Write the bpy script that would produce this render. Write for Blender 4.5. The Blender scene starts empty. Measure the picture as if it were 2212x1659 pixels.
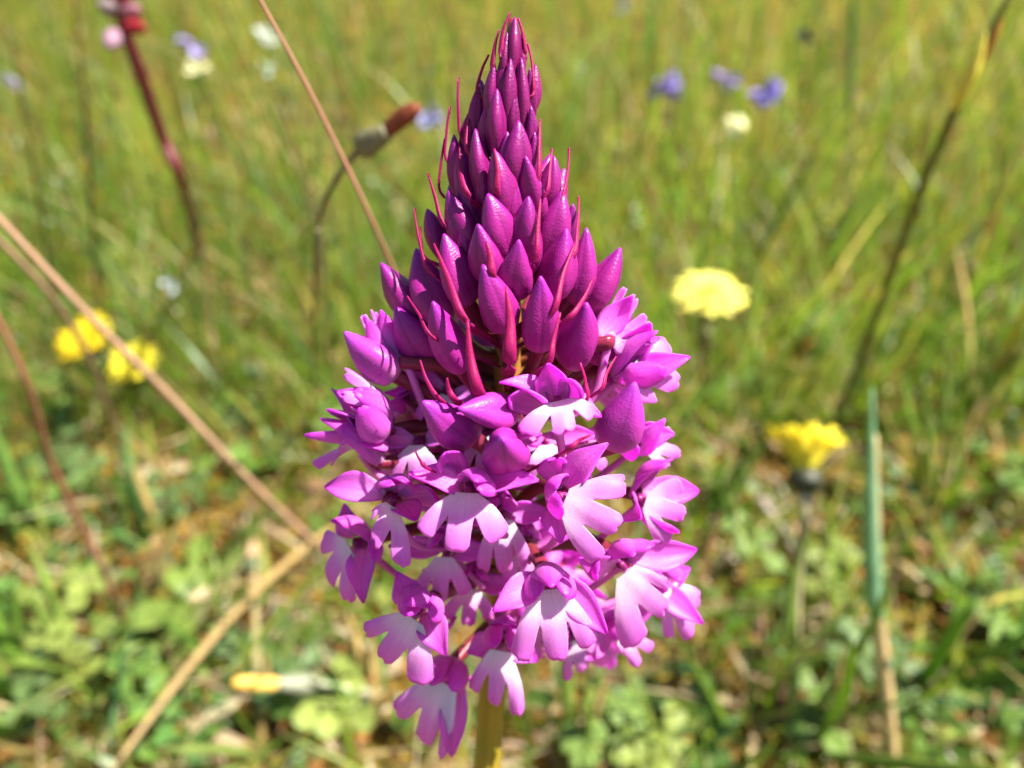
import bpy, math, random
import numpy as np
from mathutils import Vector, Matrix

rng = np.random.default_rng(7)
random.seed(7)
scene = bpy.context.scene
coll = scene.collection

# ------------------------------------------------------------------ camera
FPX = 1570.0                      # focal length in units of a 2212-wide picture
CAM_H = 0.235
PITCH = math.radians(40)
cam_d = bpy.data.cameras.new('camera')
cam = bpy.data.objects.new('camera', cam_d)
coll.objects.link(cam)
cam.location = (0, 0, CAM_H)
cam.rotation_euler = (math.pi / 2 - PITCH, 0, 0)
cam_d.sensor_width = 36.0
cam_d.lens = FPX / 2212 * 36.0
cam_d.clip_start = 0.004
cam_d.clip_end = 400
cam_d.dof.use_dof = True
cam_d.dof.focus_distance = 0.0625
cam_d.dof.aperture_fstop = 16.5
scene.camera = cam

# ------------------------------------------------------------------ light
SUN_EL = math.radians(59)
SUN_AZ = math.radians(82)         # clockwise from +Y (view direction)
world = bpy.data.worlds.new('World')
scene.world = world
world.use_nodes = True
wn = world.node_tree
bg = wn.nodes['Background']
sky = wn.nodes.new('ShaderNodeTexSky')
sky.sky_type = 'NISHITA'
sky.sun_disc = False
sky.sun_elevation = SUN_EL
sky.sun_rotation = SUN_AZ
wn.links.new(sky.outputs[0], bg.inputs[0])
bg.inputs[1].default_value = 0.055
sun_d = bpy.data.lights.new('sun', 'SUN')
sun_d.energy = 5.0
sun_d.angle = math.radians(0.55)
sun_d.color = (1.0, 0.95, 0.86)
sun = bpy.data.objects.new('sun', sun_d)
coll.objects.link(sun)
sdir = Vector((math.sin(SUN_AZ) * math.cos(SUN_EL), math.cos(SUN_AZ) * math.cos(SUN_EL), math.sin(SUN_EL)))
sun.rotation_euler = sdir.to_track_quat('Z', 'Y').to_euler()
scene.view_settings.view_transform = 'Standard'
scene.view_settings.look = 'None'
scene.view_settings.exposure = 1.5
scene.view_settings.gamma = 1.0
scene.render.engine = 'CYCLES'
scene.cycles.use_denoising = True
scene.cycles.max_bounces = 10
scene.cycles.transmission_bounces = 8
scene.cycles.sample_clamp_indirect = 6

# ------------------------------------------------------------------ frames
CP, SP = math.cos(PITCH), math.sin(PITCH)
R3 = np.array([[1, 0, 0], [0, SP, -CP], [0, CP, SP]])   # camera axes -> world (x right, y up, z back)
CAMP = np.array([0, 0, CAM_H])


def W(p):
    """camera-frame points -> world"""
    return np.asarray(p) @ R3.T + CAMP


def nrm(v):
    v = np.asarray(v, float)
    return v / max(np.linalg.norm(v), 1e-12)


DC = 0.072
TANE = math.tan(math.radians(20))
PX = DC / FPX                     # one picture unit at the spike, in metres


def P(u, v, w=0.0):
    """point of the orchid, w units in front of the plane that holds its axis (world)"""
    k = (829.5 - v) / FPX
    z = (DC - w * PX) / (1 + k * TANE)
    return W(((u - 1106) / FPX * z, k * z, -z))


def Z(u, v, z):
    return W(((u - 1106) / FPX * z, (829.5 - v) / FPX * z, -z))


def ground_z(x, y):
    return 0.004 * np.sin(17 * x + 3 * y) * np.cos(13 * y - 5 * x + 1) + 0.0025 * np.sin(61 * x + 2) * np.sin(53 * y + 1)


def G(u, v, h=0.0):
    """where the sight line through (u,v) meets the ground (plus h)"""
    d = np.array([(u - 1106) / FPX, (829.5 - v) / FPX, -1.0]) @ R3.T
    t = (h - CAM_H) / d[2]
    p = CAMP + d * t
    p[2] = ground_z(p[0], p[1]) + h
    return p


# ------------------------------------------------------------------ mesh helpers
def mesh_from(name, v, faces, uv=None, smooth=True, cols=None):
    me = bpy.data.meshes.new(name)
    v = np.asarray(v, np.float32)
    if isinstance(faces, np.ndarray):
        n = faces.shape[1]
        me.vertices.add(len(v))
        me.vertices.foreach_set('co', v.ravel())
        me.loops.add(faces.size)
        me.loops.foreach_set('vertex_index', faces.ravel().astype(np.int32))
        me.polygons.add(len(faces))
        me.polygons.foreach_set('loop_start', (np.arange(len(faces)) * n).astype(np.int32))
        me.update(calc_edges=True)
    else:
        me.from_pydata(v.tolist(), [], faces)
    if uv is not None:
        l = me.uv_layers.new(name='UVMap')
        idx = np.empty(len(me.loops), np.int32)
        me.loops.foreach_get('vertex_index', idx)
        l.data.foreach_set('uv', np.asarray(uv, np.float32)[idx].ravel())
    if cols is not None:
        a = me.color_attributes.new('Col', 'FLOAT_COLOR', 'POINT')
        c = np.ones((len(v), 4), np.float32)
        c[:, :3] = cols
        a.data.foreach_set('color', c.ravel())
    if smooth:
        me.polygons.foreach_set('use_smooth', np.ones(len(me.polygons), bool))
    me.update()
    return me


def add(name, data, mat, parent=None, loc=(0, 0, 0), color=None):
    o = bpy.data.objects.new(name, data)
    coll.objects.link(o)
    o.location = loc
    if parent is not None:
        o.parent = parent
    if mat is not None and data is not None and len(data.materials) == 0:
        data.materials.append(mat)
    if color is not None:
        o.color = (*color, 1)
    return o


ORIG = {}


def part(name, geo, mat, parent, origin, color=None):
    """geo = (verts world, faces, uv); object origin at `origin` (world)"""
    v, f, uv = geo
    origin = np.asarray(origin, float)
    me = mesh_from(name, np.asarray(v) - origin, f, uv)
    po = ORIG.get(parent.name, np.zeros(3)) if parent is not None else np.zeros(3)
    o = add(name, me, mat, parent, tuple(origin - po), color)
    ORIG[o.name] = origin
    return o


def thing(name, origin, label, cat, group=None):
    o = bpy.data.objects.new(name, None)
    coll.objects.link(o)
    o.location = tuple(origin)
    o.empty_display_size = 0.01
    o['label'] = label
    o['category'] = cat
    if group:
        o['group'] = group
    ORIG[o.name] = np.asarray(origin, float)
    return o


def tag(o, label, cat, group=None):
    o['label'] = label
    o['category'] = cat
    if group:
        o['group'] = group


def smooth_path(pts, n):
    pts = np.asarray(pts, float)
    if len(pts) == 2:
        t = np.linspace(0, 1, n)[:, None]
        return pts[0] * (1 - t) + pts[1] * t
    q = np.vstack([2 * pts[0] - pts[1], pts, 2 * pts[-1] - pts[-2]])
    out = []
    m = len(pts) - 1
    for x in np.linspace(0, m - 1e-6, n):
        i = int(x)
        t = x - i
        a, b, c, d = q[i], q[i + 1], q[i + 2], q[i + 3]
        out.append(0.5 * (2 * b + (c - a) * t + (2 * a - 5 * b + 4 * c - d) * t * t + (3 * b - a - 3 * c + d) * t ** 3))
    return np.array(out)


def frames(path):
    T = np.gradient(path, axis=0)
    T /= np.maximum(np.linalg.norm(T, axis=1, keepdims=True), 1e-12)
    ref = np.array([0.31, 0.2, 0.93])
    if abs(T[0] @ ref) > 0.9:
        ref = np.array([1.0, 0.1, 0])
    A = nrm(np.cross(T[0], ref))
    As, Bs = [], []
    for t in T:
        A = nrm(A - t * (A @ t))
        As.append(A)
        Bs.append(np.cross(t, A))
    return T, np.array(As), np.array(Bs)


def tube(pts, rad, n=20, seg=8, ridges=0, ridge=0.0, twist=0.0, flat=1.0, wob=0.0):
    """closed tube along pts with radii interpolated from list"""
    path = smooth_path(pts, n)
    T, A, B = frames(path)
    t = np.linspace(0, 1, n)
    rad = np.atleast_1d(rad)
    r = np.interp(t, np.linspace(0, 1, len(rad)), rad)
    th = np.linspace(0, 2 * math.pi, seg, endpoint=False)
    rr = r[:, None] * (1 + ridge * np.cos(ridges * (th[None] + twist * t[:, None])))
    if wob:
        rr = rr * (1 + wob * np.sin(9 * t + 1.3)[:, None])
    v = path[:, None] + rr[..., None] * (np.cos(th)[None, :, None] * A[:, None] + flat * np.sin(th)[None, :, None] * B[:, None])
    v = v.reshape(-1, 3)
    uv = np.stack([np.repeat(t, seg), np.tile(th / (2 * math.pi), n)], 1)
    f = []
    for i in range(n - 1):
        for j in range(seg):
            k = (j + 1) % seg
            f.append((i * seg + j, i * seg + k, (i + 1) * seg + k, (i + 1) * seg + j))
    f.append(tuple(range(seg))[::-1])
    f.append(tuple(range((n - 1) * seg, n * seg)))
    return v, f, uv


def thicken(g, nt, ns, th, uv):
    """grid (nt,ns,3) -> closed thin shell"""
    du = np.gradient(g, axis=0)
    dv = np.gradient(g, axis=1)
    nn = np.cross(du, dv)
    nn /= np.maximum(np.linalg.norm(nn, axis=2, keepdims=True), 1e-14)
    a = (g + nn * th / 2).reshape(-1, 3)
    b = (g - nn * th / 2).reshape(-1, 3)
    v = np.vstack([a, b])
    n = nt * ns
    f = []
    for i in range(nt - 1):
        for j in range(ns - 1):
            p, q, r, s = i * ns + j, i * ns + j + 1, (i + 1) * ns + j + 1, (i + 1) * ns + j
            f.append((p, s, r, q))
            f.append((n + p, n + q, n + r, n + s))
    rim = [(0, j) for j in range(ns)] + [(i, ns - 1) for i in range(1, nt)] + [(nt - 1, j) for j in range(ns - 2, -1, -1)] + [(i, 0) for i in range(nt - 2, 0, -1)]
    ids = [i * ns + j for i, j in rim]
    for x in range(len(ids)):
        p, q = ids[x], ids[(x + 1) % len(ids)]
        f.append((p, q, n + q, n + p))
    return v, f, np.vstack([uv, uv])


SEPAL = [(0, .42), (.12, .72), (.3, .98), (.45, 1), (.62, .82), (.78, .52), (.9, .29), (.97, .16), (1, .06)]
PETAL = [(0, .4), (.2, .8), (.45, 1), (.7, .95), (.86, .7), (.95, .4), (1, .15)]
LEAF = [(0, .25), (.15, .55), (.4, .95), (.6, 1), (.8, .72), (.93, .35), (1, .06)]
OVAL = [(0, .15), (.15, .5), (.4, .95), (.6, 1), (.8, .88), (.93, .55), (1, .12)]
STRAP = [(0, .55), (.2, .85), (.5, 1), (.8, .8), (.93, .45), (1, .04)]
BRACT = [(0, .8), (.15, 1), (.35, .85), (.6, .55), (.85, .25), (1, .05)]
RAY = [(0, .5), (.3, .9), (.7, 1), (.95, .95), (1, .75)]


def blade(base, tip, normal, width, shape=SEPAL, bow=0.0, tipcurl=0.0, cup=0.0, th=0.00015, nt=12, ns=7, wave=0.0, twist=0.0, side=0.0):
    """a petal / leaf from base to tip; bow, tipcurl and side are in lengths"""
    base, tip = np.asarray(base, float), np.asarray(tip, float)
    ax = tip - base
    Ln = np.linalg.norm(ax)
    ax = ax / max(Ln, 1e-9)
    N = nrm(np.asarray(normal, float) - ax * (ax @ np.asarray(normal, float)))
    S = np.cross(ax, N)
    t = np.linspace(0, 1, nt)
    s = np.linspace(-1, 1, ns)
    hw = np.interp(t, [a for a, _ in shape], [b for _, b in shape]) * width / 2
    c = base + ax * (t * Ln)[:, None] + N * ((bow * np.sin(math.pi * t) + tipcurl * np.clip(t - .6, 0, 1) ** 2 * 6) * Ln)[:, None] + S * (side * np.sin(math.pi * t) * Ln)[:, None]
    ph = rng.uniform(0, 6)
    lift = cup * hw[:, None] * (s[None] ** 2) + wave * width * np.sin(ph + 7 * t)[:, None] * (s[None] * np.abs(s[None]))
    ang = twist * t
    Sd = S * np.cos(ang)[:, None] + N * np.sin(ang)[:, None]
    Nd = N * np.cos(ang)[:, None] - S * np.sin(ang)[:, None]
    g = c[:, None] + Sd[:, None] * (hw[:, None] * s[None])[..., None] + Nd[:, None] * lift[..., None]
    uv = np.stack([np.repeat(t, ns), np.tile(s * .5 + .5, nt)], 1)
    return thicken(g, nt, ns, th, uv)


def strap(pts, normal, width, shape, cup=.5, th=.0002, nt=20, ns=5):
    """a narrow leaf along a curved path"""
    c = smooth_path(pts, nt)
    t = np.linspace(0, 1, nt)
    s_ = np.linspace(-1, 1, ns)
    Tn = np.gradient(c, axis=0)
    Tn /= np.linalg.norm(Tn, axis=1, keepdims=True)
    N = np.asarray(normal) - Tn * (Tn @ np.asarray(normal))[:, None]
    N /= np.maximum(np.linalg.norm(N, axis=1, keepdims=True), 1e-9)
    S = np.cross(Tn, N)
    hw = np.interp(t, [a for a, _ in shape], [b for _, b in shape]) * width / 2
    g = c[:, None] + S[:, None] * (hw[:, None] * s_[None])[..., None] - N[:, None] * (cup * hw[:, None] * s_[None] ** 2)[..., None]
    uv = np.stack([np.repeat(t, ns), np.tile(s_ * .5 + .5, nt)], 1)
    return thicken(g, nt, ns, th, uv)


def lip(T, tips, bow, th=0.00016, notch=0.46, seed=0, wd=1.0):
    """three-lobed lip; tips = ends of left, middle and right lobe. One undivided base, three lobes growing out of it."""
    r = np.random.default_rng(seed)
    A, B, C = [np.asarray(p, float) - T for p in tips]
    ln = np.array([np.linalg.norm(x) for x in (A, B, C)])
    a, b, c = A / ln[0], B / ln[1], C / ln[2]
    N = nrm(np.cross(b, nrm(c - a)))
    S = nrm(c - a)
    lm = ln.mean()
    ph, wv = r.uniform(0, 6), r.uniform(.02, .05)
    curl = r.uniform(-.10, .06, 3)

    def F(sv, rel):
        """surface point at chart (s, relative radius)"""
        sc_ = np.clip(sv, -1, 1)
        d = a * (sc_ * (sc_ - 1) / 2)[..., None] + b * (1 - sc_ * sc_)[..., None] + c * (sc_ * (sc_ + 1) / 2)[..., None]
        ex = (np.abs(sv) - 1).clip(0)[..., None]
        e = np.where((sv < 0)[..., None], a, c)
        d = d + ex * (e - b) * .8
        d = d / np.linalg.norm(d, axis=-1, keepdims=True)
        li = np.interp(sv, [-1, 0, 1], ln)
        cu = np.interp(sv, [-1, 0, 1], curl)
        lift = bow * lm * np.sin(np.clip(rel, 0, 1) * math.pi) + lm * cu * (rel - .45).clip(0) ** 2 * 3 + .045 * lm * rel ** 2 * np.cos(2 * math.pi * sv) - wv * lm * np.sin(ph + 4 * rel + 1.5 * sv) * rel
        x0 = (1 - rel.clip(0, 1) ** 2) * .16 * lm * sc_
        return T + d * (li * rel)[..., None] + S * x0[..., None] + N * lift[..., None]

    nb_, nl_, nc = 5, 9, 13
    V, FC, UV = [], [], []
    off = 0
    for k, cen in enumerate((-1.0, 0.0, 1.0)):
        hw = r.uniform(.39, .45) * wd
        cc = np.linspace(-1, 1, nc)
        full = .5
        tam, p0, asym = r.uniform(.004, .016), r.uniform(0, 6), r.uniform(-.06, .06)
        end = (1 - np.abs(cc) ** r.uniform(3.2, 6)) ** .6
        end = 1 - (1 - end) * .30 + asym * cc + tam * np.sin(9 * cc + p0) + .6 * tam * np.sin(21 * cc + p0)
        if r.random() < .5:
            end = end - .07 * np.exp(-((cc - r.uniform(-.25, .25)) / .16) ** 2)
        rows_r, rows_s = [], []
        for x in np.linspace(.03, notch, nb_):
            rows_r.append(np.full(nc, x))
            rows_s.append(cen + cc * full)
        for x in np.linspace(0, 1, nl_ + 1)[1:]:
            w_ = hw + (full - hw) * math.exp(-x * 3.5)
            taper = 1 - .10 * x ** 3
            rows_r.append(notch + (end - notch) * x)
            rows_s.append(cen + cc * w_ * taper)
        rel, sv = np.array(rows_r), np.array(rows_s)
        e_ = 1e-3
        g = F(sv, rel)
        nn = np.cross(F(sv, rel + e_) - F(sv, rel - e_), F(sv + e_, rel) - F(sv - e_, rel))
        nn /= np.maximum(np.linalg.norm(nn, axis=2, keepdims=True), 1e-14)
        nt = len(rel)
        V += [(g + nn * th / 2).reshape(-1, 3), (g - nn * th / 2).reshape(-1, 3)]
        u_ = np.stack([rel.ravel(), (sv / 3 + .5).ravel()], 1)
        UV += [u_, u_]
        m = nt * nc
        for i in range(nt - 1):
            for j in range(nc - 1):
                p, q, r2, s2 = i * nc + j, i * nc + j + 1, (i + 1) * nc + j + 1, (i + 1) * nc + j
                FC.append((off + p, off + s2, off + r2, off + q))
                FC.append((off + m + p, off + m + q, off + m + r2, off + m + s2))
        ed = [((nt - 1) * nc + j, (nt - 1) * nc + j + 1) for j in range(nc - 1)]
        for i in range(nt - 1):
            if i >= nb_ - 1 or k == 0:
                ed.append((i * nc, (i + 1) * nc))
            if i >= nb_ - 1 or k == 2:
                ed.append(((i + 1) * nc + nc - 1, i * nc + nc - 1))
        for p, q in ed:
            FC.append((off + q, off + p, off + m + p, off + m + q))
        off += 2 * m
    V, UV = np.vstack(V), np.vstack(UV)
    _, first, inv = np.unique(np.round(V, 7), axis=0, return_index=True, return_inverse=True)
    inv = inv.ravel()
    FC = [tuple(int(inv[x]) for x in f) for f in FC]
    FC = [f for f in FC if len(set(f)) == len(f)]
    return (V[first], FC, UV[first]), N


BUDP = [(0, .28), (.03, .55), (.10, .82), (.24, .98), (.38, 1), (.54, .9), (.70, .68), (.84, .42), (.93, .23), (.98, .14), (1, .06)]


def budmesh(base, tip, width, bow=0.0, seed=0, n=22, seg=24, normal=(0, -1, .4), slim=0.9, prof=BUDP):
    base, tip = np.asarray(base, float), np.asarray(tip, float)
    r = np.random.default_rng(seed)
    ax = nrm(tip - base)
    Ln = np.linalg.norm(tip - base)
    N = np.asarray(normal, float)
    N = nrm(N - ax * (ax @ N))
    t = np.linspace(0, 1, n)
    mid = base + np.outer(t * Ln, ax) + np.outer(bow * Ln * np.sin(math.pi * t), N)
    Tt, A, B = frames(mid)
    rad = np.interp(t, [a for a, _ in prof], [b for _, b in prof]) * width / 2
    th = np.linspace(0, 2 * math.pi, seg, endpoint=False)
    ph = r.uniform(0, 6.28)
    x = (th + ph) % (2 * math.pi / 3)
    groove = np.exp(-((x - math.pi / 3) / 0.13) ** 2)          # seams between the three sepals
    keel = np.cos(3 * (th + ph))
    rr = rad[:, None] * (1 + 0.11 * keel[None] * np.sin(math.pi * t ** .7)[:, None] - 0.085 * groove[None] * (0.35 + 0.65 * t)[:, None])
    rr = rr * (1 + 0.03 * np.sin(4 * t[:, None] + 2 * th[None] + ph))
    v = mid[:, None] + rr[..., None] * (np.cos(th)[None, :, None] * A[:, None] + slim * np.sin(th)[None, :, None] * B[:, None])
    uv = np.stack([np.repeat(t, seg), np.tile(groove, n)], 1)
    f = []
    for i in range(n - 1):
        for j in range(seg):
            k = (j + 1) % seg
            f.append((i * seg + j, i * seg + k, (i + 1) * seg + k, (i + 1) * seg + j))
    f.append(tuple(range(seg))[::-1])
    f.append(tuple(range((n - 1) * seg, n * seg)))
    return v.reshape(-1, 3), f, uv


# ------------------------------------------------------------------ materials
def new_mat(name):
    m = bpy.data.materials.new(name)
    m.use_nodes = True
    return m, m.node_tree.nodes, m.node_tree.links, m.node_tree.nodes['Principled BSDF']


def ramp(n, stops):
    r = n.new('ShaderNodeValToRGB')
    e = r.color_ramp.elements
    while len(e) < len(stops):
        e.new(0.5)
    for i, (p, c) in enumerate(stops):
        e[i].position = p
        e[i].color = (*c, 1)
    return r


def mul(n, l, a, b, fac=1.0, mode='MULTIPLY'):
    m = n.new('ShaderNodeMix')
    m.data_type = 'RGBA'
    m.blend_type = mode
    m.inputs[0].default_value = fac
    l.new(a, m.inputs[6])
    if isinstance(b, tuple):
        m.inputs[7].default_value = (*b, 1)
    else:
        l.new(b, m.inputs[7])
    return m.outputs[2]


def fleshy(name, stops, rough=0.42, sss=0.6, scale=0.0011, objcol=True, vein=0.18, bump=0.25, edge=None, radius=(1.0, .35, .9), seam=None, spec=0.35):
    m, n, l, b = new_mat(name)
    uv = n.new('ShaderNodeUVMap')
    sep = n.new('ShaderNodeSeparateXYZ')
    l.new(uv.outputs[0], sep.inputs[0])
    tc = n.new('ShaderNodeTexCoord')
    nz = n.new('ShaderNodeTexNoise')
    nz.inputs['Scale'].default_value = 260
    nz.inputs['Detail'].default_value = 3
    l.new(tc.outputs['Object'], nz.inputs['Vector'])
    ma = n.new('ShaderNodeMath')
    ma.operation = 'MULTIPLY_ADD'
    l.new(nz.outputs[0], ma.inputs[0])
    ma.inputs[1].default_value = 0.22
    l.new(sep.outputs[0], ma.inputs[2])
    ms = n.new('ShaderNodeMath')
    ms.operation = 'SUBTRACT'
    l.new(ma.outputs[0], ms.inputs[0])
    ms.inputs[1].default_value = 0.055
    r = ramp(n, stops)
    l.new(ms.outputs[0], r.inputs[0])
    col = r.outputs[0]
    # veins running lengthwise
    mp = n.new('ShaderNodeMapping')
    mp.inputs['Scale'].default_value = (1.3, 16, 1)
    l.new(uv.outputs[0], mp.inputs[0])
    vn = n.new('ShaderNodeTexNoise')
    vn.inputs['Scale'].default_value = 1.0
    vn.inputs['Detail'].default_value = 2
    l.new(mp.outputs[0], vn.inputs['Vector'])
    vr = ramp(n, [(.35, (1 - vein,) * 3), (.6, (1, 1, 1))])
    l.new(vn.outputs[0], vr.inputs[0])
    col = mul(n, l, col, vr.outputs[0])
    if edge:
        ab = n.new('ShaderNodeMath')
        ab.operation = 'SUBTRACT'
        l.new(sep.outputs[1], ab.inputs[0])
        ab.inputs[1].default_value = 0.5
        a2 = n.new('ShaderNodeMath')
        a2.operation = 'ABSOLUTE'
        l.new(ab.outputs[0], a2.inputs[0])
        er = ramp(n, [(0, (.80, .62, .84)), (.045, (1, 1, 1)), (.36, (1, 1, 1)), (.5, edge)])
        l.new(a2.outputs[0], er.inputs[0])
        col = mul(n, l, col, er.outputs[0])
    if seam:
        er = ramp(n, [(.15, (1, 1, 1)), (.9, seam)])
        l.new(sep.outputs[1], er.inputs[0])
        col = mul(n, l, col, er.outputs[0])
    if objcol:
        oi = n.new('ShaderNodeObjectInfo')
        col = mul(n, l, col, oi.outputs['Color'])
    l.new(col, b.inputs['Base Color'])
    b.inputs['Roughness'].default_value = rough
    b.inputs['Specular IOR Level'].default_value = spec
    b.inputs['Subsurface Weight'].default_value = sss
    b.inputs['Subsurface Scale'].default_value = scale
    b.inputs['Subsurface Radius'].default_value = radius
    # cell texture of the skin
    vo = n.new('ShaderNodeTexVoronoi')
    vo.inputs['Scale'].default_value = 5200
    l.new(tc.outputs['Object'], vo.inputs['Vector'])
    n2 = n.new('ShaderNodeTexNoise')
    n2.inputs['Scale'].default_value = 420
    l.new(tc.outputs['Object'], n2.inputs['Vector'])
    hm = n.new('ShaderNodeMath')
    hm.operation = 'ADD'
    l.new(vo.outputs['Distance'], hm.inputs[0])
    l.new(n2.outputs[0], hm.inputs[1])
    bp = n.new('ShaderNodeBump')
    bp.inputs['Strength'].default_value = bump
    bp.inputs['Distance'].default_value = 0.0001
    l.new(hm.outputs[0], bp.inputs['Height'])
    l.new(bp.outputs[0], b.inputs['Normal'])
    return m


M_BUD = fleshy('bud_skin', [(0, (.54, .055, .33)), (.3, (.33, .009, .20)), (.75, (.29, .006, .19)), (1, (.27, .008, .25))], rough=.4, sss=.3, scale=.0010, vein=.25, seam=(.66, .5, .7), spec=.36, bump=.26)
M_SEPAL = fleshy('sepal_skin', [(0, (.84, .33, .73)), (.35, (.75, .155, .63)), (.8, (.65, .08, .53)), (1, (.50, .03, .47))], rough=.46, sss=.75, scale=.0013, vein=.2, edge=(.8, .58, .9), spec=.28)
M_LIP = fleshy('lip_skin', [(.08, (.95, .70, .90)), (.32, (.91, .52, .84)), (.56, (.80, .25, .72)), (1, (.70, .11, .62))], rough=.5, sss=.75, scale=.0013, vein=.12, bump=.14, spec=.25)
M_OVARY = fleshy('ovary_skin', [(0, (.26, .12, .025)), (.3, (.20, .035, .03)), (.8, (.26, .02, .07)), (1, (.50, .06, .26))], rough=.3, sss=.4, scale=.0008, objcol=False, vein=.3, radius=(1, .5, .3))
M_SPUR = fleshy('spur_skin', [(0, (.74, .26, .62)), (1, (.6, .09, .42))], rough=.3, sss=.6, objcol=False)
M_BRACT = fleshy('bract_skin', [(0, (.26, .016, .11)), (.4, (.30, .006, .10)), (1, (.31, .005, .075))], rough=.52, sss=.4, scale=.0009, vein=.25, spec=.22)
M_COLUMN = fleshy('column_skin', [(0, (.6, .12, .45)), (.6, (.45, .05, .30)), (1, (.20, .006, .10))], rough=.4, sss=.3, objcol=False)
M_STEM = fleshy('stem_skin', [(0, (.16, .22, .03)), (.4, (.26, .25, .02)), (.62, (.42, .26, .03)), (1, (.30, .03, .05))], rough=.4, sss=.4, scale=.0012, objcol=False, vein=.3, radius=(1, .8, .2))


def plant_mat(name, rough=0.45, trans=0.35, use='attr', spec=.4, bump=0.0):
    """leaf tissue: colour from the object or a per-piece attribute, light passes through"""
    m, n, l, b = new_mat(name)
    if use == 'attr':
        a = n.new('ShaderNodeAttribute')
        a.attribute_name = 'Col'
        col = a.outputs['Color']
    else:
        a = n.new('ShaderNodeObjectInfo')
        col = a.outputs['Color']
    tc = n.new('ShaderNodeTexCoord')
    nz = n.new('ShaderNodeTexNoise')
    nz.inputs['Scale'].default_value = 120
    nz.inputs['Detail'].default_value = 4
    l.new(tc.outputs['Object'], nz.inputs['Vector'])
    nr = ramp(n, [(.3, (.72, .75, .7)), (.7, (1.15, 1.1, 1.1))])
    l.new(nz.outputs[0], nr.inputs[0])
    col = mul(n, l, col, nr.outputs[0])
    l.new(col, b.inputs['Base Color'])
    b.inputs['Roughness'].default_value = rough
    b.inputs['Specular IOR Level'].default_value = spec
    tr = n.new('ShaderNodeBsdfTranslucent')
    tcol = mul(n, l, col, (1.6, 1.7, .7))
    l.new(tcol, tr.inputs['Color'])
    mx = n.new('ShaderNodeMixShader')
    mx.inputs[0].default_value = trans
    l.new(b.outputs[0], mx.inputs[1])
    l.new(tr.outputs[0], mx.inputs[2])
    l.new(mx.outputs[0], n['Material Output'].inputs['Surface'])
    return m


M_GRASS = plant_mat('grass_tissue', trans=.46, rough=.36, spec=.36)
M_LEAF = plant_mat('leaf_tissue', use='obj', trans=.34, rough=.45, spec=.28)
M_DRY = plant_mat('culm_tissue', use='obj', trans=.0, rough=.5)
M_RAY = plant_mat('ray_tissue', use='obj', trans=.25, rough=.5, spec=.2)


def ground_mat():
    m, n, l, b = new_mat('moss_and_soil')
    tc = n.new('ShaderNodeTexCoord')

    def noise(scale, det=5, off=0.0):
        mp = n.new('ShaderNodeMapping')
        mp.inputs['Location'].default_value = (off, off * 1.7, 0)
        l.new(tc.outputs['Object'], mp.inputs[0])
        x = n.new('ShaderNodeTexNoise')
        x.inputs['Scale'].default_value = scale
        x.inputs['Detail'].default_value = det
        l.new(mp.outputs[0], x.inputs['Vector'])
        return x.outputs[0]
    r1 = ramp(n, [(.34, (.045, .026, .012)), (.45, (.15, .085, .020)), (.55, (.23, .15, .028)), (.68, (.15, .15, .025))])
    l.new(noise(26), r1.inputs[0])
    r2 = ramp(n, [(.35, (.5, .45, .4)), (.5, (1, 1, 1)), (.68, (1.5, 1.45, 1.2))])
    l.new(noise(240, 6, 3.1), r2.inputs[0])
    c = mul(n, l, r1.outputs[0], r2.outputs[0])
    l.new(c, b.inputs['Base Color'])
    b.inputs['Roughness'].default_value = .9
    b.inputs['Specular IOR Level'].default_value = .15
    bp = n.new('ShaderNodeBump')
    bp.inputs['Strength'].default_value = 1
    bp.inputs['Distance'].default_value = .004
    l.new(noise(330, 6), bp.inputs['Height'])
    l.new(bp.outputs[0], b.inputs['Normal'])
    return m


M_GROUND = ground_mat()

# ------------------------------------------------------------------ ground
gx = np.concatenate([-np.geomspace(60, 1.6, 18), np.linspace(-1.5, 1.5, 160), np.geomspace(1.6, 60, 18)])
gy = np.concatenate([-np.geomspace(60, .8, 16), np.linspace(-.7, 2.6, 170), np.geomspace(2.8, 60, 18)])
XX, YY = np.meshgrid(gx, gy, indexing='ij')
ZZ = ground_z(XX, YY)
nx, ny = len(gx), len(gy)
i, j = np.meshgrid(np.arange(nx - 1), np.arange(ny - 1), indexing='ij')
q = (i * ny + j).ravel()
gf = np.stack([q, q + ny, q + ny + 1, q + 1], 1)
ground = add('ground', mesh_from('ground', np.stack([XX, YY, ZZ], -1).reshape(-1, 3), gf), M_GROUND)
ground['kind'] = 'structure'

# ------------------------------------------------------------------ the orchid
AXV = [20, 300, 780, 1200, 1659]
AXU = [1110, 1092, 1098, 1086, 1050]
RV = [0, 60, 150, 300, 450, 600, 750, 900, 1050, 1200, 1350, 1500, 1640, 1800]
RR = [6, 18, 50, 95, 150, 220, 290, 350, 390, 390, 340, 240, 150, 120]


def axis_u(v):
    return float(np.interp(v, AXV, AXU))


def AX(v):
    return P(axis_u(v), v, 0)


def auto_w(u, v, k=1.0):
    r = np.interp(v, RV, RR) * k
    d = u - axis_u(v)
    return math.sqrt(max(r * r - d * d, 0.0))


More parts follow.
